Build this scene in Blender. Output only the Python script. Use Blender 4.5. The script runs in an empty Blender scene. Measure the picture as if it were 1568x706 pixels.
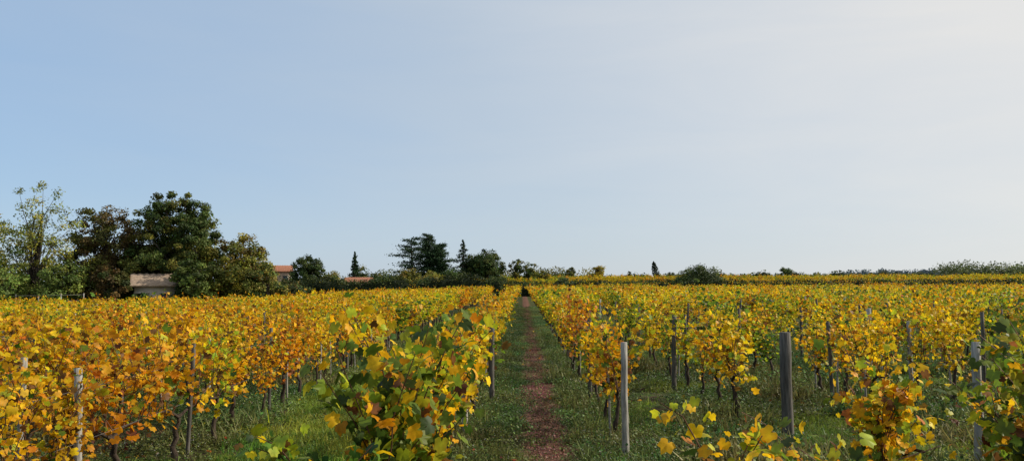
import bpy, math, numpy as np
from mathutils import Vector
rng = np.random.default_rng(7)
scn = bpy.context.scene
scn.view_settings.view_transform = 'Standard'
scn.view_settings.look = 'None'
scn.view_settings.exposure = 0
SC = scn.collection

# ------------------------------------------------------------ terrain
def sstep(a, b, v):
    t = np.clip((v - a) / (b - a), 0, 1)
    return t * t * (3 - 2 * t)
def gz(x, y):
    x = np.asarray(x, float); y = np.asarray(y, float)
    l = -0.024 * 46 * (1 - np.exp(-np.clip(-x, 0, None) / 46)) * 1.3
    r = 0.0035 * np.clip(x, 0, 90)
    z = np.where(x < 0, l, r)
    z = z + 1.75 * sstep(106, 165, y)
    z = z + 0.02 * np.sin(x * 0.9 + 0.4 * y) * np.exp(-y / 60)
    return z
def G(x, y): return float(gz(x, y))

# ------------------------------------------------------------ mesh builder
class MB:
    def __init__(s): s.v=[]; s.f=[]; s.c=[]; s.m=[]; s.n=0
    def add(s, v, f, c, m=0):
        v=np.asarray(v,float).reshape(-1,3); f=np.asarray(f,int).reshape(-1,3)
        c=np.asarray(c,float)
        if c.ndim==1: c=np.tile(c,(len(v),1))
        s.v.append(v); s.f.append(f+s.n); s.c.append(c); s.m.append(np.full(len(f),m)); s.n+=len(v)
    def mesh(s, name, mats, smooth=False):
        v=np.concatenate(s.v); f=np.concatenate(s.f); c=np.concatenate(s.c); m=np.concatenate(s.m)
        me=bpy.data.meshes.new(name)
        me.vertices.add(len(v)); me.vertices.foreach_set('co', v.ravel())
        me.loops.add(len(f)*3); me.loops.foreach_set('vertex_index', f.ravel())
        me.polygons.add(len(f)); me.polygons.foreach_set('loop_start', np.arange(len(f))*3)
        me.polygons.foreach_set('loop_total', np.full(len(f),3))
        me.polygons.foreach_set('material_index', m)
        if smooth: me.polygons.foreach_set('use_smooth', np.ones(len(f),bool))
        a=me.color_attributes.new('Col','FLOAT_COLOR','POINT')
        a.data.foreach_set('color', np.hstack([c,np.ones((len(c),1))]).ravel())
        for mt in mats: me.materials.append(mt)
        me.update(calc_edges=True)
        return me
def norm(a): return a/np.maximum(np.linalg.norm(a,axis=-1,keepdims=True),1e-9)
def place(name, me, loc=(0,0,0), rz=0, parent=None, sc=None):
    o=bpy.data.objects.new(name, me); o.location=loc; o.rotation_euler=(0,0,rz)
    if sc is not None: o.scale=sc
    SC.objects.link(o)
    if parent is not None: o.parent=parent
    return o
def empty(name, loc=(0,0,0)):
    o=bpy.data.objects.new(name,None); o.location=loc; o.empty_display_size=0.2; SC.objects.link(o); return o

def vine_template():
    ang=[0,14,27,50,66,80,108,135,158]; rad=[.56,.46,.40,.52,.44,.38,.46,.38,.28]
    pts=[]
    for a,r in zip(ang,rad):
        pts.append((math.sin(math.radians(a))*r, math.cos(math.radians(a))*r))
    pts.append((0,-.06))
    left=[(-p[0],p[1]) for p in pts[1:-1]][::-1]
    ring=pts+left
    v=[(0,0,0)]+[(p[0],p[1],0.16*abs(p[0])-0.55*(p[0]**2+p[1]**2)) for p in ring]
    n=len(ring); f=[(0,1+(i+1)%n,1+i) for i in range(n)]
    return np.array(v), np.array(f)
VT=vine_template()
MT=(np.array([(0,-.42,0),(.42,-.05,-.08),(.27,.32,-.12),(0,.55,-.16),(-.27,.32,-.12),(-.42,-.05,-.08)]), np.array([(0,1,2),(0,2,3),(0,3,4),(0,4,5)]))
KT=(np.array([(0,-.5,0),(.42,0,-.1),(0,.5,-.1),(-.42,0,-.1)]), np.array([(0,1,2),(0,2,3)]))
BT=(np.array([(-.06,0,0),(.06,0,0),(0,1,.0)]), np.array([(0,1,2)]))

def leaves(mb, P, S, C, T, m=0, nb=(0,0,.35), tip=(0,0,-1), tj=.6, edge=None, r=rng):
    P=np.asarray(P,float); n=len(P)
    if n==0: return
    S=np.broadcast_to(np.asarray(S,float),(n,))
    N=norm(r.normal(size=(n,3))*0.6+np.array(nb))
    t=r.normal(size=(n,3))*tj+np.array(tip); t=norm(t-(t*N).sum(1,keepdims=True)*N)
    B=np.cross(t,N)
    tv,tf=T; k=len(tv)
    curl=r.uniform(.3,2.2,n)[:,None,None]; nar=r.uniform(.7,1.05,n)[:,None,None]
    V=P[:,None,:]+S[:,None,None]*(nar*tv[None,:,0:1]*B[:,None,:]+tv[None,:,1:2]*t[:,None,:]+curl*tv[None,:,2:3]*N[:,None,:])
    F=(np.arange(n)[:,None,None]*k+tf[None]).reshape(-1,3)
    C=np.asarray(C,float)
    if C.ndim==1: C=np.tile(C,(n,1))
    CC=np.repeat(C[:,None,:],k,1)
    if edge is not None:
        rr=np.linalg.norm(tv[:,:2],axis=1); w=np.clip((rr-.1)/.4,0,1)
        w=w[None,:,None]*r.uniform(0,1,(n,1,1))*r.uniform(.3,1,(n,k,1))
        CC=CC*(1-w)+edge[:,None,:]*w
    mb.add(V.reshape(-1,3),F,CC.reshape(-1,3),m)

def tube(mb, pts, rad, sides=5, c=(.1,.07,.05), m=1, cap=True):
    pts=np.asarray(pts,float); k=len(pts)
    rad=np.broadcast_to(np.asarray(rad,float),(k,))
    d=norm(np.gradient(pts,axis=0))
    ref=np.array([1,0,0.]) if abs(d[0][2])>.7 else np.array([0,0,1.])
    a=norm(np.cross(d,ref)); b=np.cross(d,a)
    th=np.arange(sides)*2*math.pi/sides
    V=pts[:,None,:]+rad[:,None,None]*(np.cos(th)[None,:,None]*a[:,None,:]+np.sin(th)[None,:,None]*b[:,None,:])
    V=V.reshape(-1,3); F=[]
    for i in range(k-1):
        for j in range(sides):
            p=i*sides+j; q=i*sides+(j+1)%sides
            F+=[(p,q,q+sides),(p,q+sides,p+sides)]
    if cap:
        V=np.vstack([V,pts[-1:]]); e=len(V)-1; o=(k-1)*sides
        F+=[(o+j,o+(j+1)%sides,e) for j in range(sides)]
    mb.add(V,F,c,m)

# ------------------------------------------------------------ materials
def mat(name):
    m=bpy.data.materials.new(name); m.use_nodes=True
    nt=m.node_tree; nt.nodes.clear()
    out=nt.nodes.new('ShaderNodeOutputMaterial')
    return m,nt,out
def leaf_mat(name, transl=.4, rough=.5, vary=.12, spec=.3, tint=(1,1,1), tgain=1.0, vv=(.85,1.1)):
    m,nt,out=mat(name); N=nt.nodes; L=nt.links
    at=N.new('ShaderNodeAttribute'); at.attribute_name='Col'
    oi=N.new('ShaderNodeObjectInfo')
    hsv=N.new('ShaderNodeHueSaturation')
    mr=N.new('ShaderNodeMapRange'); mr.inputs['To Min'].default_value=.5-vary*.22; mr.inputs['To Max'].default_value=.5+vary*.22
    L.new(oi.outputs['Random'],mr.inputs['Value']); L.new(mr.outputs[0],hsv.inputs['Hue'])
    tc=N.new('ShaderNodeTexCoord'); nz=N.new('ShaderNodeTexNoise'); nz.inputs['Scale'].default_value=22; nz.inputs['Detail'].default_value=3
    L.new(tc.outputs['Object'],nz.inputs['Vector'])
    mr2=N.new('ShaderNodeMapRange'); mr2.inputs['From Min'].default_value=.3; mr2.inputs['From Max'].default_value=.7
    mr2.inputs['To Min'].default_value=.68; mr2.inputs['To Max'].default_value=1.22
    L.new(nz.outputs['Fac'],mr2.inputs['Value'])
    wn=N.new('ShaderNodeTexWhiteNoise'); wn.noise_dimensions='1D'; L.new(oi.outputs['Random'],wn.inputs['W'])
    mr3=N.new('ShaderNodeMapRange'); mr3.inputs['To Min'].default_value=vv[0]; mr3.inputs['To Max'].default_value=vv[1]; L.new(wn.outputs['Value'],mr3.inputs['Value'])
    mu=N.new('ShaderNodeMath'); mu.operation='MULTIPLY'; L.new(mr2.outputs[0],mu.inputs[0]); L.new(mr3.outputs[0],mu.inputs[1])
    L.new(mu.outputs[0],hsv.inputs['Value'])
    L.new(at.outputs['Color'],hsv.inputs['Color'])
    p=N.new('ShaderNodeBsdfPrincipled'); p.inputs['Roughness'].default_value=rough
    p.inputs['Specular IOR Level'].default_value=spec
    L.new(hsv.outputs[0],p.inputs['Base Color'])
    t=N.new('ShaderNodeBsdfTranslucent')
    mx=N.new('ShaderNodeMix'); mx.data_type='RGBA'; mx.blend_type='MULTIPLY'; mx.inputs[0].default_value=1
    L.new(hsv.outputs[0],mx.inputs[6]); mx.inputs[7].default_value=(tint[0]*tgain,tint[1]*tgain,tint[2]*tgain,1)
    L.new(mx.outputs[2],t.inputs['Color'])
    ms=N.new('ShaderNodeMixShader'); ms.inputs[0].default_value=transl
    L.new(p.outputs[0],ms.inputs[1]); L.new(t.outputs[0],ms.inputs[2]); L.new(ms.outputs[0],out.inputs[0])
    return m
def solid_mat(name, c1, c2, scale=8, rough=.85, bump=.3, stretch=(1,1,1), attr=False):
    m,nt,out=mat(name); N=nt.nodes; L=nt.links
    tc=N.new('ShaderNodeTexCoord'); mp=N.new('ShaderNodeMapping'); mp.inputs['Scale'].default_value=stretch
    nz=N.new('ShaderNodeTexNoise'); nz.inputs['Scale'].default_value=scale; nz.inputs['Detail'].default_value=6; nz.inputs['Roughness'].default_value=.65
    L.new(tc.outputs['Object'],mp.inputs[0]); L.new(mp.outputs[0],nz.inputs['Vector'])
    cr=N.new('ShaderNodeValToRGB'); cr.color_ramp.elements[0].position=.35; cr.color_ramp.elements[1].position=.68
    cr.color_ramp.elements[0].color=(*c1,1); cr.color_ramp.elements[1].color=(*c2,1)
    L.new(nz.outputs['Fac'],cr.inputs[0])
    p=N.new('ShaderNodeBsdfPrincipled'); p.inputs['Roughness'].default_value=rough; p.inputs['Specular IOR Level'].default_value=.2
    L.new(cr.outputs[0],p.inputs['Base Color'])
    b=N.new('ShaderNodeBump'); b.inputs['Strength'].default_value=bump; b.inputs['Distance'].default_value=.02
    L.new(nz.outputs['Fac'],b.inputs['Height']); L.new(b.outputs[0],p.inputs['Normal']); L.new(p.outputs[0],out.inputs[0])
    return m
M_vine=leaf_mat('vine_leaf',.44,.5,.10,.2,tgain=1.15,vv=(.88,1.15))
M_leaf=leaf_mat('tree_leaf',.28,.6,.06,.2)
M_weed=leaf_mat('weed_leaf',.3,.55,.22,.25,vv=(.6,1.25))
M_bark=solid_mat('vine_bark',(.02,.014,.01),(.085,.06,.042),30,.9,.8,(1,1,.25))
M_cane=solid_mat('vine_cane',(.07,.03,.015),(.16,.08,.04),20,.7,.2)
M_tbark=solid_mat('tree_bark',(.03,.024,.018),(.11,.09,.07),6,.9,.6,(1,1,.3))
M_post=solid_mat('weathered_wood',(.15,.14,.12),(.42,.39,.34),14,.85,.5,(3,3,.35))
M_postd=solid_mat('dark_weathered_wood',(.045,.04,.034),(.15,.135,.115),12,.9,.6,(3,3,.3))
M_wire=solid_mat('galvanised_wire',(.12,.12,.12),(.25,.25,.25),5,.5,0)
M_wall=solid_mat('lime_render',(.32,.29,.23),(.52,.47,.38),2.5,.9,.1)
M_wall2=solid_mat('pink_render',(.42,.30,.23),(.5,.38,.3),2.5,.9,.1)
M_tile=solid_mat('clay_tile',(.24,.09,.05),(.42,.19,.11),5,.8,.4)
M_tilel=solid_mat('pale_tile',(.24,.17,.12),(.42,.32,.23),5,.8,.4)
M_glass=solid_mat('dark_window',(.02,.025,.03),(.04,.045,.05),2,.2,0)
M_door=solid_mat('painted_door',(.10,.07,.05),(.16,.11,.08),6,.6,.1)
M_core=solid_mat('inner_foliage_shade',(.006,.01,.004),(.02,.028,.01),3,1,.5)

def ground_mat():
    m,nt,out=mat('vineyard_ground'); N=nt.nodes; L=nt.links
    geo=N.new('ShaderNodeNewGeometry'); sep=N.new('ShaderNodeSeparateXYZ'); L.new(geo.outputs['Position'],sep.inputs[0])
    def noise(s,d=5,r=.6):
        n=N.new('ShaderNodeTexNoise'); n.inputs['Scale'].default_value=s; n.inputs['Detail'].default_value=d; n.inputs['Roughness'].default_value=r
        L.new(geo.outputs['Position'],n.inputs['Vector']); return n.outputs['Fac']
    def ramp(f,els):
        c=N.new('ShaderNodeValToRGB'); e=c.color_ramp.elements
        e[0].position,e[0].color=els[0][0],(*els[0][1],1); e[1].position,e[1].color=els[-1][0],(*els[-1][1],1)
        for p,col in els[1:-1]:
            x=e.new(p); x.color=(*col,1)
        L.new(f,c.inputs[0]); return c.outputs[0]
    def mixc(f,a,b):
        x=N.new('ShaderNodeMix'); x.data_type='RGBA'; L.new(f,x.inputs[0]); L.new(a,x.inputs[6]); L.new(b,x.inputs[7]); return x.outputs[2]
    def mth(op,a,b=None,c=None):
        x=N.new('ShaderNodeMath'); x.operation=op
        for i,v in enumerate((a,b,c)):
            if v is None: continue
            if isinstance(v,(int,float)): x.inputs[i].default_value=v
            else: L.new(v,x.inputs[i])
        return x.outputs[0]
    green=ramp(noise(9,8,.75),[(.3,(.015,.024,.007)),(.5,(.055,.085,.018)),(.7,(.11,.15,.035))])
    soil=ramp(noise(14,8,.75),[(.3,(.03,.020,.012)),(.55,(.085,.055,.034)),(.75,(.17,.115,.075))])
    soilf=ramp(noise(1.6,5,.7),[(.44,(0,0,0)),(.58,(.9,.9,.9))])
    base=mixc(soilf,green,soil)
    red=ramp(noise(22,8,.8),[(.3,(.06,.029,.020)),(.5,(.17,.085,.056)),(.72,(.29,.16,.11))])
    w=mth('ABSOLUTE',mth('SUBTRACT',sep.outputs['X'],.30))
    w=mth('ADD',w,mth('MULTIPLY',mth('SUBTRACT',noise(5,5,.7),.5),.45))
    mr=N.new('ShaderNodeMapRange'); mr.inputs['From Min'].default_value=.2; mr.inputs['From Max'].default_value=.36; mr.inputs['To Min'].default_value=1; mr.inputs['To Max'].default_value=0
    L.new(w,mr.inputs['Value'])
    base=mixc(mr.outputs[0],base,red)
    p=N.new('ShaderNodeBsdfPrincipled'); p.inputs['Roughness'].default_value=.95; p.inputs['Specular IOR Level'].default_value=.1
    L.new(base,p.inputs['Base Color'])
    b=N.new('ShaderNodeBump'); b.inputs['Strength'].default_value=.8; b.inputs['Distance'].default_value=.05
    L.new(noise(16,8,.8),b.inputs['Height']); L.new(b.outputs[0],p.inputs['Normal']); L.new(p.outputs[0],out.inputs[0])
    return m
xs=np.unique(np.concatenate([-np.geomspace(20,2500,30),np.linspace(-20,20,81),np.geomspace(20,2500,30)]))
ys=np.unique(np.concatenate([[-300,-100,-30],np.linspace(-10,40,101),np.linspace(40,200,80),np.geomspace(200,4000,25)]))
XX,YY=np.meshgrid(xs,ys); ZZ=gz(XX,YY)
V=np.stack([XX,YY,ZZ],-1).reshape(-1,3); nx=len(xs); F=[]
for j in range(len(ys)-1):
    i=np.arange(nx-1)+j*nx
    F.append(np.stack([i,i+1,i+nx+1],1)); F.append(np.stack([i,i+nx+1,i+nx],1))
mb=MB(); mb.add(V,np.concatenate(F),(.1,.1,.1))
place('ground',mb.mesh('ground',[ground_mat()],True))

# ------------------------------------------------------------ vines
YEL=(.80,.51,.012); GOLD=(.74,.39,.008); ORG=(.56,.23,.010); BRN=(.17,.08,.02); YG=(.42,.45,.022); GRN=(.14,.23,.02); DGR=(.045,.09,.013)
COLS=np.array([YEL,GOLD,ORG,BRN,YG,GRN,DGR])
PAL={'gold':[.36,.33,.08,.06,.11,.04,.02],'orange':[.22,.36,.20,.11,.07,.03,.01],'yellow':[.38,.13,.02,.03,.28,.12,.04],'green':[.12,.04,.01,.03,.26,.34,.20]}
ORDER=list(PAL)
def leafcols(r,style,n):
    p=np.array(PAL[style])
    idx=r.choice(7,n,p=p/p.sum())
    c=COLS[idx]*r.uniform(.62,1.12,(n,1))*r.normal(1,.05,(n,3))
    return np.clip(c,.003,.9)
def vine(mb,oy,r,style,T,ncane,nl,size,canes=True,spread=.16,h=.95,m_trunk=True,edge=True,droop=0.15,zmin=.36,hz0=(.5,.64),cs=.42,zn=.13):
    tx,ty=r.normal(0,.04),r.normal(0,.08)
    hz=r.uniform(*hz0)
    if m_trunk:
        k=7; t=np.linspace(0,1,k)
        P=np.stack([tx*t+r.normal(0,.016,k),oy+ty*t+r.normal(0,.03,k),hz*t],1); P[0,2]=-.05
        tube(mb,P,np.linspace(.034,.021,k)*r.uniform(.75,1.25,k),6,m=1)
        for s in (-1,1):
            L=r.uniform(.25,.4)
            A=np.array([[tx,oy+ty,hz-.03],[tx+r.normal(0,.02),oy+ty+s*L*.4,hz+.05],[tx+r.normal(0,.02),oy+ty+s*L,hz+.07]])
            tube(mb,A,[.02,.015,.011],5,m=1)
    LP=[];TT=[]
    for i in range(ncane):
        s=np.array([tx,oy+ty+r.uniform(-cs,cs),hz+.05])
        L=h*(r.uniform(.5,1.1) if r.random()<.88 else r.uniform(1.1,1.38))
        side=r.normal(0,spread); al=r.normal(0,.22)
        d=np.array([side,al,1.0]); d=d/np.linalg.norm(d)*L
        k=6; t=np.linspace(0,1,k)[:,None]
        bend=np.array([np.sign(side)*droop*L*.8,r.normal(0,.1),-droop*L])
        P=s+d*t+bend*t**2.2+r.normal(0,.012,(k,3))
        if canes: tube(mb,P,np.linspace(.0065,.003,k),3,m=2,cap=False)
        tt=np.clip(r.uniform(0,1.02,nl)**.9,0,1); 
        q=np.stack([np.interp(tt,t[:,0],P[:,j]) for j in range(3)],1)
        off=r.normal(0,1,(nl,3))*np.array([.085,.075,.06]); off[:,2]-=np.abs(r.normal(0,.09,nl))*(tt<.3)
        LP.append(q+off); TT.append(tt)
    LP=np.concatenate(LP); TT=np.concatenate(TT); n=len(LP)
    kp=LP[:,2]>zmin+r.normal(0,zn,n); LP=LP[kp]; TT=TT[kp]; n=len(LP)
    C=leafcols(r,style,n)
    shade_low=(r.random(n)<.13*(1-TT)); C[shade_low]=np.array(BRN)*r.uniform(.5,1.6,(shade_low.sum(),1))  # some leaves near cane bases coloured brown to deepen shade inside the canopy
    E=None
    if edge: 
        E=C*np.array([.9,.6,.6]); sel=r.random(n)<.4; E[sel]=C[sel]*np.array([1.5,1.15,.8]); E=np.clip(E,.01,.85)
    S=size*r.uniform(.5,1.2,n)
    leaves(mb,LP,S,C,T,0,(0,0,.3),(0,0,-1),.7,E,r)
MATS=[M_vine,M_bark,M_cane]
NEAR={}; MID={}; FAR={}
r=np.random.default_rng(11)
for st in PAL:
    NEAR[st]=[]; MID[st]=[]; FAR[st]=[]
    g=st in('gold','orange')
    for i in range(7):
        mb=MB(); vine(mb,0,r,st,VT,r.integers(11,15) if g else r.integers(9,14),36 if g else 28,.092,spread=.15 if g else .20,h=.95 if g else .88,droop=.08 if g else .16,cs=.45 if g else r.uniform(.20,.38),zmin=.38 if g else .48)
        NEAR[st].append(mb.mesh('vine_near',MATS))
    for i in range(4):
        mb=MB()
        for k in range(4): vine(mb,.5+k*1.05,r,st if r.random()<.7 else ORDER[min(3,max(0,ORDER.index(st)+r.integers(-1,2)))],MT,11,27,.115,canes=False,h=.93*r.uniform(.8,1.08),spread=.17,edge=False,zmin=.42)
        MID[st].append(mb.mesh('vine_mid',MATS))
    for i in range(4):
        mb=MB()
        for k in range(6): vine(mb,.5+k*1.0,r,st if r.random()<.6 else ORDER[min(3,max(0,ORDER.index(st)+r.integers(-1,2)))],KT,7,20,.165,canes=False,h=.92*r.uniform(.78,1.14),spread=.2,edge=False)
        FAR[st].append(mb.mesh('vine_far',MATS))
def pick(r,w):
    k=list(w); p=np.array([w[a] for a in k]); return k[r.choice(len(k),p=p/p.sum())]

def post_mesh(r,h,w,matl,lean=0):
    mb=MB(); k=6; t=np.linspace(0,1,k)
    P=np.stack([lean*t+r.normal(0,.004,k),r.normal(0,.004,k),-.1+(h+.1)*t],1)
    tube(mb,P,w*.5*1.08*r.uniform(.92,1.06,k)*np.linspace(1.03,.95,k),6,m=0)
    return mb.mesh('post',[matl])
r=np.random.default_rng(5)
POSTS=[post_mesh(r,1.28*r.uniform(.93,1.05),r.uniform(.045,.07),M_post if i%3==1 else M_postd,r.normal(0,.03)) for i in range(6)]
STAKES=[post_mesh(r,r.uniform(.7,1.0),.028,M_post,r.normal(0,.05)) for i in range(4)]

def row(X,y0,y1,wn,wf,gap=.05,seed=0,hs=1.0):
    r=np.random.default_rng(seed+1000)
    e=empty('grapevine_row',(X,y0,G(X,y0))); e0=(X,y0,G(X,y0))
    def put(nm,me,x,y,rz=0,sc=None):
        return place(nm,me,(x-e0[0],y-e0[1],G(x,y)-e0[2]),rz,e,sc)
    y=y0
    while y<min(y1,24):
        if r.random()>gap:
            st=pick(r,wn); s=r.uniform(.84,1.06)*hs
            flip=math.pi if r.random()<.5 else 0
            put('vine',NEAR[st][r.integers(7)],X+r.normal(0,.04),y,flip+r.normal(0,.12),(s*r.uniform(.9,1.2),s*1.08,s))
            if r.random()<.35: put('stake',STAKES[r.integers(4)],X+r.normal(0,.04),y+.12,r.uniform(0,6))
        y+=r.uniform(.95,1.12)
    yp=y0+r.uniform(1,4)
    while yp<min(y1,45):
        put('post',POSTS[r.integers(6)],X+r.normal(0,.03),yp,r.uniform(0,6))
        yp+=5.3
    if y0<24:
        mbw=MB()
        for hz in (.62,1.08):
            yy=np.arange(y0,min(y1,26),2.6)
            if len(yy)>1: tube(mbw,np.stack([np.full(len(yy),0),yy-y0,gz(np.full(len(yy),X),yy)-e0[2]+hz],1),.0016,3,m=0)
        if mbw.v: place('wires',mbw.mesh('wires',[M_wire]),(0,0,0),0,e)
    y=max(y,y0)
    while y<min(y1,48):
        st=pick(r,wn if y<35 else wf)
        if r.random()>gap*.5: put('vines',MID[st][r.integers(4)],X,y,0,(r.uniform(.95,1.3),1,r.uniform(.9,1.04)*hs))
        y+=4.2
    while y<y1-2:
        st=pick(r,wf)
        put('vines',FAR[st][r.integers(4)],X,y,0,(r.uniform(1,1.3),1,r.uniform(.88,1.05)*hs))
        y+=6.0
LW={'gold':.68,'orange':.14,'yellow':.18}; RW={'gold':.18,'orange':.02,'yellow':.54,'green':.26}; RF={'gold':.36,'orange':.03,'yellow':.51,'green':.10}
row(-.75,7.2,99,{'gold':.35,'orange':.05,'yellow':.5,'green':.1},{'gold':.7,'yellow':.3},0.02,1)
X=-3.9; i=0
while X>-52:
    ys0=max(5.9,-X/.74-2); y1=98 if X>-20 else 56
    row(X,ys0,y1,LW,LW,.04,20+i); X-=1.72; i+=1
rx=[1.1+1.82*k for k in range(42)]
for k,X in enumerate(rx):
    ys0=max(4.0,X/.74-2)
    if k==0: row(X,9.8,100,RW,RF,.05,100,)
    elif k==1: row(X,11.0,100,RW,RF,.2,101,hs=.97)
    elif k==2: row(X,11.0,100,RW,RF,.24,102,hs=.97)
    elif k==3: row(X,11.2,100,RW,RF,.24,103,hs=.97)
    else: row(X,ys0+(2.5 if k<6 else 0),101,RW,RF,.2 if k<9 else .05,100+k,hs=.98)

def fg(x,y,style,seed,ncane,nl,h,spread,droop,size=.11,rz=0,zmin=.25,hz0=(.45,.55),cs=.42):
    r=np.random.default_rng(seed); mb=MB()
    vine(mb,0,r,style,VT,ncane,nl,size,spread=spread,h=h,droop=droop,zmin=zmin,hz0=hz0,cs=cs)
    place('grapevine',mb.mesh('grapevine',MATS),(x,y,G(x,y)),rz,None)
fg(-1.0,4.2,'green',301,16,36,.74,.38,.30,.105)
fg(-.78,4.9,'green',302,17,40,1.06,.26,.10,.11)
fg(-.76,5.6,'yellow',311,15,36,1.02,.23,.12,.105)
fg(-.70,6.5,'yellow',303,14,34,.98,.20,.12,.1)
fg(1.08,4.05,'yellow',304,12,30,.74,.32,.22,.092,hz0=(.5,.56),cs=.28)
fg(1.62,4.35,'yellow',305,8,24,.66,.36,.30,.092,hz0=(.5,.56),cs=.25)
fg(2.78,6.25,'yellow',306,12,34,.84,.13,.14,.10,cs=.18)
fg(3.05,6.6,'gold',326,6,24,.56,.25,.3,.095,cs=.15)
fg(3.12,4.65,'green',307,20,42,1.1,.22,.16,.105)
fg(3.4,5.2,'green',308,15,36,1.0,.28,.22,.10)
fg(4.95,7.7,'green',310,14,30,.95,.25,.2,.1)

def standpost(name,x,y,h,w,matl,lean=0,seed=0):
    r=np.random.default_rng(seed); place(name,post_mesh(r,h,w,matl,lean),(x,y,G(x,y)),r.uniform(0,1))
standpost('wooden_vineyard_post',1.11,8.7,1.26,.072,M_post,-.01,1)
standpost('wooden_vineyard_post',3.16,9.6,1.28,.125,M_postd,-.03,2)
standpost('wooden_vineyard_post',2.62,13.9,1.3,.08,M_postd,.03,3)
standpost('wooden_vineyard_post',4.66,8.3,1.25,.08,M_post,.02,4)
standpost('wooden_vineyard_post',-.5,13.0,1.3,.08,M_postd,0,5)
standpost('wooden_vineyard_post',6.9,16,1.35,.11,M_post,0,6)
standpost('wooden_vineyard_post',-3.85,9.2,1.3,.045,M_postd,.05,7)

r=np.random.default_rng(77)
for j,yy in enumerate(np.arange(112,172,4.2)):
    e=empty('distant_grapevine_row',(0,yy,0))
    x=-34
    while x<150:
        st=pick(r,{'gold':.25,'yellow':.42,'green':.33})
        place('vines',FAR[st][r.integers(4)],(x,0,G(x-3,yy)),math.pi/2,e,(1.3,1,r.uniform(.8,1.1)))
        x+=6.0

# ------------------------------------------------------------ ground cover patches
def patch(kind,seed):
    r=np.random.default_rng(seed); mb=MB(); A=1.3
    def pts(n,zl,zh,cl=9,s=.16):
        c=r.uniform(-A/2,A/2,(cl,2)); i=r.integers(cl,size=n)
        xy=np.where(r.random((n,1))<.65,c[i]+r.normal(0,s,(n,2)),r.uniform(-A/2,A/2,(n,2)))
        return np.column_stack([xy,r.uniform(zl,zh,n)])
    if kind=='clover':
        P=pts(1900,.01,.13); C=np.array([.10,.15,.035])*r.uniform(.4,1.8,(1900,1))*r.normal(1,.1,(1900,3))
        leaves(mb,P,r.uniform(.02,.05,1900),C,KT,0,(0,0,1),(0,0,0),1,None,r)
        P=pts(90,.08,.16); leaves(mb,P,r.uniform(.012,.020,90),(.65,.65,.55),KT,0,(0,0,1),(0,0,0),1,None,r)
        n=160; P=pts(n,0,.05); leaves(mb,P,r.uniform(.1,.2,n),np.array([.13,.19,.035])*r.uniform(.6,1.4,(n,1)),BT,0,(.2,.2,.1),(0,0,1),.5,None,r)
    if kind=='grass':
        n=2800; P=pts(n,-.01,.0,14,.1); C=np.array([.22,.30,.035])*r.uniform(.5,1.4,(n,1))*r.normal(1,.08,(n,3))
        leaves(mb,P,r.uniform(.05,.13,n),C,BT,0,(.1,.1,.1),(0,0,1),.7,None,r)
        n=350; P=pts(n,.01,.06); leaves(mb,P,r.uniform(.02,.04,n),np.array([.13,.2,.03])*r.uniform(.6,1.4,(n,1)),KT,0,(0,0,1),(0,0,0),1,None,r)
    if kind=='dry':
        n=800; P=pts(n,0,.03); C=np.array([.20,.10,.066])*r.uniform(.4,1.7,(n,1))*r.normal(1,.1,(n,3))
        leaves(mb,P*np.array([.36,1,1]),r.uniform(.012,.035,n),C,KT,0,(0,0,1),(0,0,0),1,None,r)
        n=240; P=pts(n,-.01,0)*np.array([.36,1,1]); C=np.array([.18,.12,.05])*r.uniform(.4,1.6,(n,1))
        leaves(mb,P,r.uniform(.03,.07,n),C,BT,0,(.1,.1,.1),(0,0,1),.8,None,r)
        n=120; P=pts(n,0,.05)*np.array([.45,1,1]); leaves(mb,P,r.uniform(.015,.04,n),np.array([.09,.13,.03])*r.uniform(.5,1.5,(n,1)),KT,0,(0,0,1),(0,0,0),1,None,r)
    if kind=='tall':
        n=1200; P=pts(n,.02,1,7,.12); P[:,2]=.02+P[:,2]**1.5*.36*(.6+.4*np.sin(P[:,0]*7+seed)); C=np.array([.085,.13,.028])*r.uniform(.4,1.8,(n,1))*r.normal(1,.1,(n,3))
        leaves(mb,P,r.uniform(.025,.06,n),C,KT,0,(0,0,.8),(0,0,0),1,None,r)
        n=500; P=pts(n,-.01,.0,7,.12); leaves(mb,P,r.uniform(.12,.38,n),np.array([.17,.18,.05])*r.uniform(.5,1.4,(n,1)),BT,0,(.2,.2,.1),(0,0,1),.4,None,r)
    if kind=='litter':
        n=150; P=pts(n,.01,.05); leaves(mb,P,r.uniform(.05,.10,n),COLS[r.choice([0,1,2,3,3,3],n)]*r.uniform(.3,.8,(n,1)),VT,0,(0,0,1.2),(0,0,0),1,None,r)
        n=500; P=pts(n,.0,.08); leaves(mb,P,r.uniform(.02,.05,n),np.array([.08,.11,.03])*r.uniform(.4,1.6,(n,1)),KT,0,(0,0,1),(0,0,0),1,None,r)
    if kind in('tall','clover'):
        n=26 if kind=='tall' else 6
        P=pts(n,.02,.08); leaves(mb,P,r.uniform(.06,.11,n),COLS[r.choice([0,1,2,3,3],n)]*.7,VT,0,(0,0,1.2),(0,0,0),1,None,r)
    return mb.mesh('weeds_'+kind,[M_weed])
names={'clover':'clover_ground_cover','grass':'grass_strip','dry':'dry_path_litter','tall':'tall_weeds','litter':'fallen_leaves'}
PT={k:[patch(k,s+40) for s in range(5)] for k in names}
par={k:empty(names[k]) for k in PT}
r=np.random.default_rng(9)
def pp(kind,x,y,s=1):
    place(kind,PT[kind][r.integers(5)],(x,y,G(x,y)),r.choice([0,math.pi])+r.normal(0,.08 if kind=='dry' else .5),par[kind],(s,s,s*r.uniform(.8,1.2)))
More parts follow.
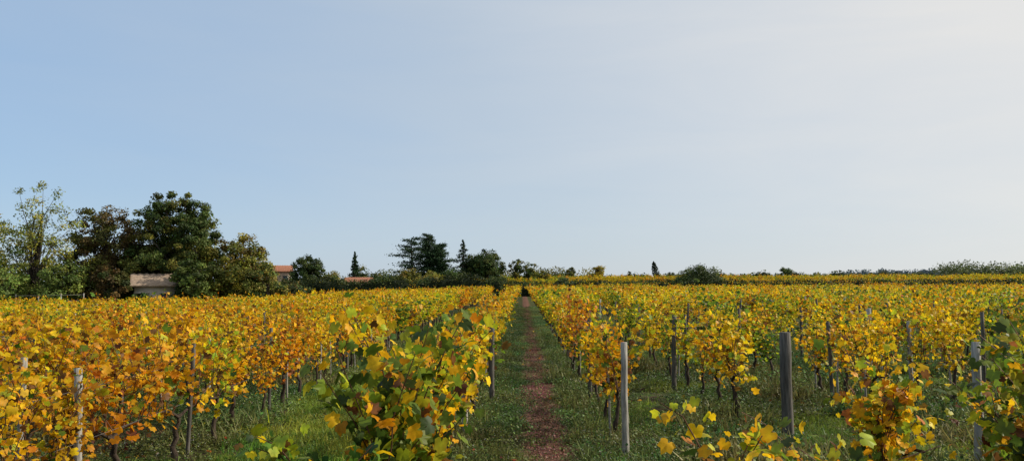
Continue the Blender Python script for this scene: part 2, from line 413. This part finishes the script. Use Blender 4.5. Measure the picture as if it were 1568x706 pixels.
for yy in np.arange(4,60,1.1):
    pp('dry',.3+r.normal(0,.04),yy,1)
    for x in (-.40,1.02): pp('clover',x+r.normal(0,.06)+(-.08 if x<0 else .08),yy,.8)
    if yy<40:
        for x in (-.16,.78): 
            if r.random()<.7: pp('clover',x+r.normal(0,.05),yy+r.uniform(0,.5),.38)
    for x in (-3.0,-2.4,-1.7): pp('grass',x+r.normal(0,.1),yy,1.0 if yy<30 else 1.5)
def mixk(p):
    k=list(p); q=np.array([p[a] for a in k]); return k[r.choice(len(k),p=q/q.sum())]
for yy in np.arange(5,27,1.15):
    for x in np.arange(-19,-3.4,1.15):
        if abs(x)<.74*yy+2: pp(mixk({'grass':.14,'tall':.28,'clover':.2,'litter':.38}),x+r.normal(0,.15),yy+r.normal(0,.15))
    for x in np.arange(1.5,20,1.15):
        if abs(x)<.74*yy+2: pp(mixk({'grass':.30,'tall':.34,'clover':.24,'litter':.12}),x+r.normal(0,.15),yy+r.normal(0,.15))
    for x in (-.75,1.1): 
        pp('tall',x,yy,.7)

# ------------------------------------------------------------ trees
def broad(name,x,y,H,R,th,ncl,lpc,ls,pal,seed,clr=.22,shell=.45,trunk=.16,bright=(.65,1.4),multi=1,ry=None):
    r=np.random.default_rng(seed); mb=MB(); hz=(H-th)/2; cz=th+hz
    u=norm(r.normal(size=(ncl,3))); rad=r.random(ncl)**shell
    lob=1+.07*np.sin(3*np.arctan2(u[:,1],u[:,0])+seed)+.05*np.sin(5*u[:,2]+seed*2)
    Cc=u*(rad*lob)[:,None]*np.array([R*(1-clr*.6),(ry or R)*(1-clr*.6),hz*(1-clr*.5)])
    Cc*=r.uniform(.92,1.06,(ncl,1)); low=Cc[:,2]<0; Cc[low,:2]*=1.08; Cc[:,2]+=cz
    base=[]
    for k in range(multi):
        bx=r.normal(0,.35*(multi>1)); top=np.array([r.normal(0,.25),r.normal(0,.25),cz+hz*.35])
        t=np.linspace(0,1,7)[:,None]; P=np.array([bx,0,-.2])*(1-t)+top*t+r.normal(0,.06,(7,3)); P[0]=[bx,0,-.3]
        tube(mb,P,trunk*np.linspace(1.25,.25,7),7,m=1); base.append(P)
    for i in range(min(ncl,60)):
        P=base[i%multi]; c=Cc[i]; k=max(1,min(5,int((c[2]*.55/ (cz+hz*.35))*6)))
        s=P[k]; mid=(s+c)/2+np.array([0,0,.15*R])+r.normal(0,.1*R*.5,3)
        tube(mb,[s,(s+mid)/2+r.normal(0,.03*R,3),mid,c],trunk*np.array([.42,.3,.2,.07]),4,m=1)
    for c in Cc:
        n=int(lpc*r.uniform(.6,1.4)); cr=clr*R*r.uniform(.6,1.35)
        dv=norm(r.normal(size=(n,3)))
        v=dv*(r.random((n,1))**.5)*cr*np.array([1,1,.75])
        col=np.array(pal)[r.integers(len(pal),size=1)]*r.uniform(*bright)
        C=col*r.uniform(.6,1.4,(n,1))*r.normal(1,.08,(n,3))
        outw=norm(c-np.array([0,0,cz*.8]))
        leaves(mb,c+v,ls*r.uniform(.6,1.3,n),np.clip(C,.003,.8),MT if ls>.12 and ls<.18 else KT,0,dv*.5+outw*.6+np.array([0,0,.25]),(0,0,-.3),1,None,r)
    return place(name,mb.mesh(name,[M_leaf,M_tbark]),(x,y,G(x,y)),0)
DK=[(.045,.075,.015),(.06,.095,.02),(.085,.115,.024)]
OL=[(.12,.13,.024),(.17,.16,.028),(.21,.18,.03)]
AU=[(.22,.21,.024),(.32,.26,.032),(.18,.125,.025),(.12,.13,.022)]
YGR=[(.23,.26,.04),(.33,.31,.045),(.17,.20,.035)]
BR=[(.12,.09,.027),(.085,.09,.022),(.16,.115,.03)]
HZL=[(.12,.17,.032),(.17,.20,.035),(.09,.13,.026)]
broad('ash_tree',-36.8,60,11.0,3.6,1.2,130,60,.14,YGR,1,.15,.55,.14,multi=3)
broad('hornbeam_tree',-33.6,64,9.2,3.6,-.3,250,150,.17,BR+OL[:1],2,.16,.42,.2,multi=2)
broad('lime_tree',-28.0,63.8,10.2,3.8,-.6,380,200,.16,DK+OL[:2],3,.14,.32,.28)
broad('maple_tree',-23.2,64,6.6,3.5,-.5,200,130,.16,AU+OL[:1],4,.17,.42,.15,multi=3)
broad('hazel_shrub',-37.6,56.5,5.0,2.8,-.3,90,120,.17,HZL,5,.22,.5,.08,multi=3)
broad('hazel_shrub',-33.8,57.5,4.6,2.1,-.3,80,110,.17,HZL,6,.22,.5,.08,multi=3)
broad('hazel_shrub',-41.5,58,6.8,3.2,-.3,90,120,.17,HZL+DK[:1],16,.22,.5,.08,multi=3)
broad('laurel_shrub',-25.0,60.6,5.2,2.0,-.3,110,130,.16,DK[1:]+HZL[:1],7,.22,.5,.08,multi=3)
broad('laurel_shrub',-20.6,62.5,4.0,1.9,-.3,70,120,.16,OL+DK,8,.25,.5,.08,multi=3)
broad('thorn_shrub',-30.6,58.9,4.2,1.6,-.3,80,110,.15,BR+DK[:1],22,.25,.5,.08,multi=3)
broad('laurel_shrub',-28.2,58.6,2.0,.9,-.3,30,90,.14,DK,23,.28,.5,.05,multi=3)
broad('birch_tree',-45.5,66,10,3.8,1,110,90,.18,OL+YGR,17,.2,.5,.15,multi=2)
broad('thorn_shrub',-31.6,66.5,6.5,2.8,-.3,100,120,.18,BR,9,.25,.5,.08,multi=3)
broad('holm_oak_tree',-32.4,120,6.9,2.9,.0,110,120,.26,DK,10,.22,.45,.2)
broad('plum_tree',-28.5,118,4.6,1.8,0,50,70,.26,OL,12,.3,.5,.1,multi=2)
broad('oak_tree',-6.8,150,7.0,3.7,-.3,130,120,.3,DK+OL[:1],13,.22,.45,.22)
broad('oak_tree',-9.5,152,6.0,2.8,-.3,80,110,.3,DK,14,.25,.5,.22)
broad('walnut_tree',-1.3,150,5.4,1.7,.8,36,60,.26,OL+DK,15,.25,.6,.12)
broad('walnut_tree',1.3,151,4.5,2.0,.4,40,60,.26,DK+OL,18,.25,.6,.12)
broad('poplar_tree',15.4,160,4.0,1.9,0,40,50,.28,[(.42,.30,.03),(.28,.25,.03)],19,.3,.6,.1)
broad('evergreen_oak_shrub',23.8,107.5,4.3,3.7,-.9,150,150,.22,DK+HZL[:1],20,.22,.45,.1,multi=3)
broad('evergreen_oak_shrub',66,200,4.4,1.8,0,30,60,.35,DK,21,.3,.5,.1)
for i,(x,y,h,R) in enumerate([(-36.5,108,2.9,2.3),(-33,110,3.2,2.0),(-26,112,3.4,2.6),(-22.5,125,3.7,2.4),(-17,112,4.2,1.5),(-14.5,118,2.9,2.2),(-20,140,4.0,2.8),(-4,125,2.8,2.2),(6.2,112,2.6,2.2),(3.5,150,2.6,1.8),(-12,140,3.8,2.8),(10.5,170,3.6,1.4),(-29.5,145,4.5,2.5),(-36,124,3.2,2.0),(-15,130,3.6,2.6)]):
    broad('garden_shrub',x,y,h,R,-.3,44,80,.25,[DK,OL,DK+OL,DK,AU][i%5],200+i,.28,.5,.06,multi=2)

def cedar(name,x,y,H,R,seed,n=26,cone=False):
    r=np.random.default_rng(seed); mb=MB()
    t=np.linspace(0,1,8)[:,None]; P=np.array([0,0,-.3])*(1-t)+np.array([r.normal(0,.2),0,H*.96])*t+r.normal(0,.05,(8,3))
    tube(mb,P,np.linspace(.38,.05,8),7,m=1)
    for i in range(n):
        f=.12+.88*i/(n-1); z=H*f
        L=R*(1-f*.95)**.75*r.uniform(.6,1.1) if cone else R*(1.0 if f<.7 else 1-(f-.7)/.3*.55)*r.uniform(.55,1.1)
        a=i*2.4+r.normal(0,.3); d=np.array([math.cos(a),math.sin(a),0])
        tip=d*L+np.array([0,0,z+(.12 if not cone else -.22)*L]); s=np.array([0,0,z])
        mid=(s+tip)/2+np.array([0,0,.06*L]); tube(mb,[s,mid,tip],[.1,.06,.02],4,m=1)
        m=int(330*L/R*(1.2 if not cone else .35))+30
        u=r.uniform(.1,1.05,m)[:,None]; w=(.26*L if not cone else .16*L)
        Q=s*(1-u)+tip*u+r.normal(0,1,(m,3))*np.array([w,w,.17 if not cone else .14])
        C=np.array([.026,.05,.018])*r.uniform(.5,2,(m,1))
        leaves(mb,Q,.29*r.uniform(.5,1.2,m),C,KT,0,(0,0,.5),(0,0,0),1,None,r)
    return place(name,mb.mesh(name,[M_leaf,M_tbark]),(x,y,G(x,y)))
cedar('cedar_tree',-20.9,150,9.0,3.9,31,22)
cedar('cedar_tree',-15.9,151,7.8,2.5,32,40)
cedar('cedar_tree',-18.0,153,9.7,2.3,36,34)
cedar('spruce_tree',-11.2,150,8.5,2.5,33,34,True)
cedar('spruce_tree',-29.6,140,6.6,1.5,34,34,True)
def cypress(x,y,H,R,seed,lean):
    r=np.random.default_rng(seed); mb=MB(); tube(mb,[(0,0,-.2),(lean*.5,0,H*.5),(lean,0,H*.9)],[.14,.1,.03],5,m=1)
    n=1100; f=r.random(n); w=R*np.sin(np.clip(f*.9+.12,0,1)*math.pi)**.6*np.sqrt(r.random(n)); a=r.uniform(0,6.3,n)
    P=np.column_stack([w*np.cos(a)+lean*f,w*np.sin(a),.2+f*(H-.2)])
    leaves(mb,P,.28,np.array([.015,.03,.01])*r.uniform(.6,1.8,(n,1)),KT,0,(.3,0,.1),(0,0,1),.3,None,r)
    place('cypress_tree',mb.mesh('cypress',[M_leaf,M_tbark]),(x,y,G(x,y)))
cypress(28.8,170,4.4,.8,35,-.8)

# ------------------------------------------------------------ hedges
def hedge(name,x0,x1,y,h,w,dens,ls,pal,seed,hv=.15):
    r=np.random.default_rng(seed); mb=MB()
    xs=np.arange(x0,x1+.5,.8); 
    hh=h*(1+hv*np.sin(xs*.7+seed)*.5+r.normal(0,hv*.35,len(xs)))
    n=int((x1-x0)*dens); X=r.uniform(x0,x1,n); H=np.interp(X,xs,hh)
    f=r.random(n)**.6; Y=y+r.normal(0,w*.4,n)*(1-.3*f)
    Z=gz(X,Y)+f*H*r.uniform(.9,1.04,n)
    cl=.65+.5*(np.sin(X*1.3)+np.sin(X*.37+2))*.5+.0
    C=np.array(pal)[r.integers(len(pal),size=n)]*(r.uniform(.6,1.4,n)*np.clip(cl,.4,1.5))[:,None]
    leaves(mb,np.column_stack([X,Y,Z]),ls*r.uniform(.6,1.3,n),C,KT,0,(0,-.1,.4),(0,0,0),1,None,r)
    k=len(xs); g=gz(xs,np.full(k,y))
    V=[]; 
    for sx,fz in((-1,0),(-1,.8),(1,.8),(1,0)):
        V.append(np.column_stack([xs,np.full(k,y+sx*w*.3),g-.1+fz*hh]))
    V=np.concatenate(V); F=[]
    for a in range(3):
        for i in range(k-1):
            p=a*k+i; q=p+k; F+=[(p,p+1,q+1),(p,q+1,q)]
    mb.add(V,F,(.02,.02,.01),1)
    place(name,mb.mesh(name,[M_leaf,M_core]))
DD=[(.03,.052,.012),(.045,.07,.015),(.07,.095,.02)]
hedge('laurel_hedge',-34,-2.6,104,2.9,2.2,330,.24,DD+[OL[0]],1,.18)
hedge('laurel_hedge',-2.6,1.5,105,2.0,2,260,.24,DD[:2],4,.1)
hedge('boxwood_hedge',1.5,100,104,2.05,1.6,220,.22,DD,2,.10)
hedge('boundary_hedge',-34,150,176,1.7,3,60,.4,DK+OL,3,.5)
hedge('undergrowth_hedge',-56,-18,68,2.8,3,300,.2,DK+BR,5,.3)
def treeline(name,x0,x1,y,z,hl,hh,n,ls,pal,seed):
    r=np.random.default_rng(seed); mb=MB(); k=n
    cx=r.uniform(x0,x1,k); ch=r.uniform(hl,hh,k)
    for a,h in zip(cx,ch):
        R=h*r.uniform(.45,.75); m=170
        v=norm(r.normal(size=(m,3)))*(r.random((m,1))**.4)*np.array([R,R,h*.5]); yy=y+r.uniform(-6,6)
        P=v+np.array([a,yy,G(a,yy)+h*.5]); col=np.array(pal)[r.integers(len(pal))]*r.uniform(.7,1.3)
        leaves(mb,P,ls*r.uniform(.6,1.3,m),col*r.uniform(.6,1.4,(m,1)),KT,0,(0,0,.5),(0,0,0),1,None,r)
        tube(mb,[(a,yy,G(a,yy)-.3),(a,yy,G(a,yy)+h*.6)],[.2,.06],4,m=1)
    place(name,mb.mesh(name,[M_leaf,M_tbark]))
HZ=[(.14,.18,.06),(.20,.23,.08),(.12,.15,.06)]
treeline('distant_trees',138,190,265,0,4.5,7.5,80,.6,HZ,1)
treeline('distant_trees',-160,-60,170,0,5,9,60,.5,DK+OL,2)
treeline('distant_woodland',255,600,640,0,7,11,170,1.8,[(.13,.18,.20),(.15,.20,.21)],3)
treeline('distant_trees',60,150,300,0,1.5,3.8,60,.6,HZ,4)
treeline('distant_trees',-60,20,230,0,3,5,50,.5,DK+OL,5)

# ------------------------------------------------------------ buildings
def box(name,cx,cy,z0,sx,sy,sz,matl,parent):
    mb=MB(); v=np.array([(a*sx/2+cx,b*sy/2+cy,z0+c*sz) for a in(-1,1) for b in(-1,1) for c in(0,1)])
    q=[(0,1,3,2),(4,6,7,5),(0,4,5,1),(2,3,7,6),(0,2,6,4),(1,5,7,3)]
    F=[]; 
    for a,b,c,d in q: F+=[(a,b,c),(a,c,d)]
    mb.add(v,F,(.5,.5,.5)); return place(name,mb.mesh(name,[matl]),parent=parent)
def house(name,x,y,w,d,hw,hr,rz,wallm,roofm,windows):
    e=empty(name,(x,y,G(x,y)-.2)); e.rotation_euler=(0,0,rz)
    mb=MB(); X=w/2; Y=d/2
    v=[(-X,-Y,0),(X,-Y,0),(X,Y,0),(-X,Y,0),(-X,-Y,hw),(X,-Y,hw),(X,Y,hw),(-X,Y,hw),(-X,0,hw+hr),(X,0,hw+hr)]
    F=[(0,1,5),(0,5,4),(2,3,7),(2,7,6),(1,2,6),(1,6,5),(5,6,9),(3,0,4),(3,4,7),(7,4,8)]
    mb.add(v,F,(.5,.5,.5)); place('walls',mb.mesh('walls',[wallm]),parent=e)
    for s,nm in((-1,'roof_front'),(1,'roof_back')):
        mb=MB(); o=.3; sl=hr/Y; nrib=int(w/.35); th=.12
        xs=np.linspace(-X-o,X+o,nrib*2+1); zz=np.where(np.arange(len(xs))%2==0,0,.06)
        top=np.column_stack([xs,np.full(len(xs),s*-.0),hw+hr+.05+zz+th]); bot=np.column_stack([xs,np.full(len(xs),s*(Y+o)),hw-o*sl+.05+zz+th])
        und=np.column_stack([xs,np.full(len(xs),s*(Y+o)),np.full(len(xs),hw-o*sl+.03)]); undt=np.column_stack([xs,np.full(len(xs),0),np.full(len(xs),hw+hr+.03)])
        k=len(xs); V=np.concatenate([top,bot,und,undt]); F=[]
        for a in range(3):
            for i in range(k-1):
                p=a*k+i; F+=[(p,p+1,p+k+1),(p,p+k+1,p+k)]
        mb.add(V,F,(.5,.5,.5)); place(nm,mb.mesh(nm,[roofm]),parent=e)
    for i,(wx,wz,ww,wh,k) in enumerate(windows):
        box('window_%d'%i if k else 'door',wx,-Y-.01,wz,ww,.06,wh,M_glass if k else M_door,e)
        box('frame_%d'%i,wx,-Y-.02,wz+wh,ww+.16,.1,.1,M_wall,e)
        if k: box('sill_%d'%i,wx,-Y-.03,wz-.08,ww+.2,.14,.08,M_wall,e)
    return e
h=house('garden_shed',-28.3,61.1,3.0,2.8,2.5,.7,.45,M_wall,M_tilel,[(-1.0,0,.9,1.9,0),(.6,1.2,.6,.7,1)])
h=house('tile_roofed_house',-42.2,132,7,6,3.9,.9,.3,M_wall2,M_tile,[(-2,2.2,.9,1.2,1),(2.6,2.3,.8,.9,1),(1,0,1,2.1,0)])
box('chimney',-1.5,.6,4.3,.5,.5,1.0,M_wall2,h)
h=house('tile_roofed_cottage',-27.2,133,4.6,5,1.9,.65,.1,M_wall2,M_tile,[(-1,1,.9,.8,1),(1,0,.9,1.8,0)])

mb=MB(); xs=np.arange(-50,-30,1.6)
for x in xs: tube(mb,[(x,55.5+0,G(x,55.5)-.1),(x,55.5,G(x,55.5)+1.8)],.04,5,m=0)
for hz in (.9,1.3,1.7): tube(mb,[(x,55.5,G(x,55.5)+hz) for x in xs],.012,3,m=0)
place('wire_fence',mb.mesh('wire_fence',[M_post]))

# ------------------------------------------------------------ light, sky
AZ=math.radians(80); EL=math.radians(34)
sd=Vector((math.sin(AZ)*math.cos(EL),math.cos(AZ)*math.cos(EL),math.sin(EL)))
sl=bpy.data.lights.new('sun','SUN'); sl.energy=5.0; sl.angle=math.radians(.5); sl.color=(1,.93,.80)
so=bpy.data.objects.new('sun',sl); so.rotation_euler=(-sd).to_track_quat('-Z','Y').to_euler(); so.location=(30,20,40); SC.objects.link(so)
w=bpy.data.worlds.new('World'); scn.world=w; w.use_nodes=True; nt=w.node_tree; N=nt.nodes; L=nt.links; N.clear()
out=N.new('ShaderNodeOutputWorld'); bg=N.new('ShaderNodeBackground'); bg.inputs['Strength'].default_value=.13
sky=N.new('ShaderNodeTexSky'); sky.sky_type='NISHITA'; sky.sun_disc=False; sky.sun_elevation=EL; sky.sun_rotation=AZ
sky.air_density=1.0; sky.dust_density=.3; sky.ozone_density=1.0
tc=N.new('ShaderNodeTexCoord')
dt=N.new('ShaderNodeVectorMath'); dt.operation='DOT_PRODUCT'; dt.inputs[1].default_value=sd; L.new(tc.outputs['Generated'],dt.inputs[0])
mr=N.new('ShaderNodeMapRange'); mr.interpolation_type='LINEAR'; mr.inputs['From Min'].default_value=-.42; mr.inputs['From Max'].default_value=.74
mr.inputs['To Min'].default_value=.0; mr.inputs['To Max'].default_value=1.0; L.new(dt.outputs['Value'],mr.inputs['Value'])
mp=N.new('ShaderNodeMapping'); mp.inputs['Scale'].default_value=(1.0,1.0,5.5); mp.inputs['Rotation'].default_value=(0,.28,.3); L.new(tc.outputs['Generated'],mp.inputs[0])
nz=N.new('ShaderNodeTexNoise'); nz.inputs['Scale'].default_value=2.2; nz.inputs['Detail'].default_value=6; nz.inputs['Roughness'].default_value=.55; nz.inputs['Distortion'].default_value=.5; L.new(mp.outputs[0],nz.inputs['Vector'])
ma=N.new('ShaderNodeMath'); ma.operation='MULTIPLY_ADD'; L.new(nz.outputs['Fac'],ma.inputs[0]); ma.inputs[1].default_value=.26; ma.inputs[2].default_value=-.13
ad=N.new('ShaderNodeMath'); ad.operation='ADD'; ad.use_clamp=True; L.new(ma.outputs[0],ad.inputs[0]); L.new(mr.outputs[0],ad.inputs[1])
# thin cirrostratus veil: bluish away from the sun, white towards it (forward scattering)
vc=N.new('ShaderNodeValToRGB'); e=vc.color_ramp.elements; e[0].position=.12; e[0].color=(.35,.52,.76,1); e[1].position=.97; e[1].color=(.79,.785,.77,1)
e2=e.new(.55); e2.color=(.52,.61,.715,1)
L.new(ad.outputs[0],vc.inputs[0])
sc_=N.new('ShaderNodeVectorMath'); sc_.operation='SCALE'; sc_.inputs['Scale'].default_value=1/.13; L.new(vc.outputs[0],sc_.inputs[0])
mf=N.new('ShaderNodeMath'); mf.operation='MULTIPLY_ADD'; L.new(ad.outputs[0],mf.inputs[0]); mf.inputs[1].default_value=.30; mf.inputs[2].default_value=.66; mf.use_clamp=True
mx=N.new('ShaderNodeMix'); mx.data_type='RGBA'; L.new(mf.outputs[0],mx.inputs[0]); L.new(sky.outputs[0],mx.inputs[6]); L.new(sc_.outputs[0],mx.inputs[7])
L.new(mx.outputs[2],bg.inputs['Color']); L.new(bg.outputs[0],out.inputs[0])

# ------------------------------------------------------------ camera
cd=bpy.data.cameras.new('camera'); cd.sensor_width=36; cd.lens=27.9; cd.clip_end=6000; cd.clip_start=.05
co=bpy.data.objects.new('camera',cd); co.location=(0,0,1.9); co.rotation_euler=(math.radians(90+3.7),0,math.radians(.75)); SC.objects.link(co); scn.camera=co
print('objects',len(bpy.data.objects))
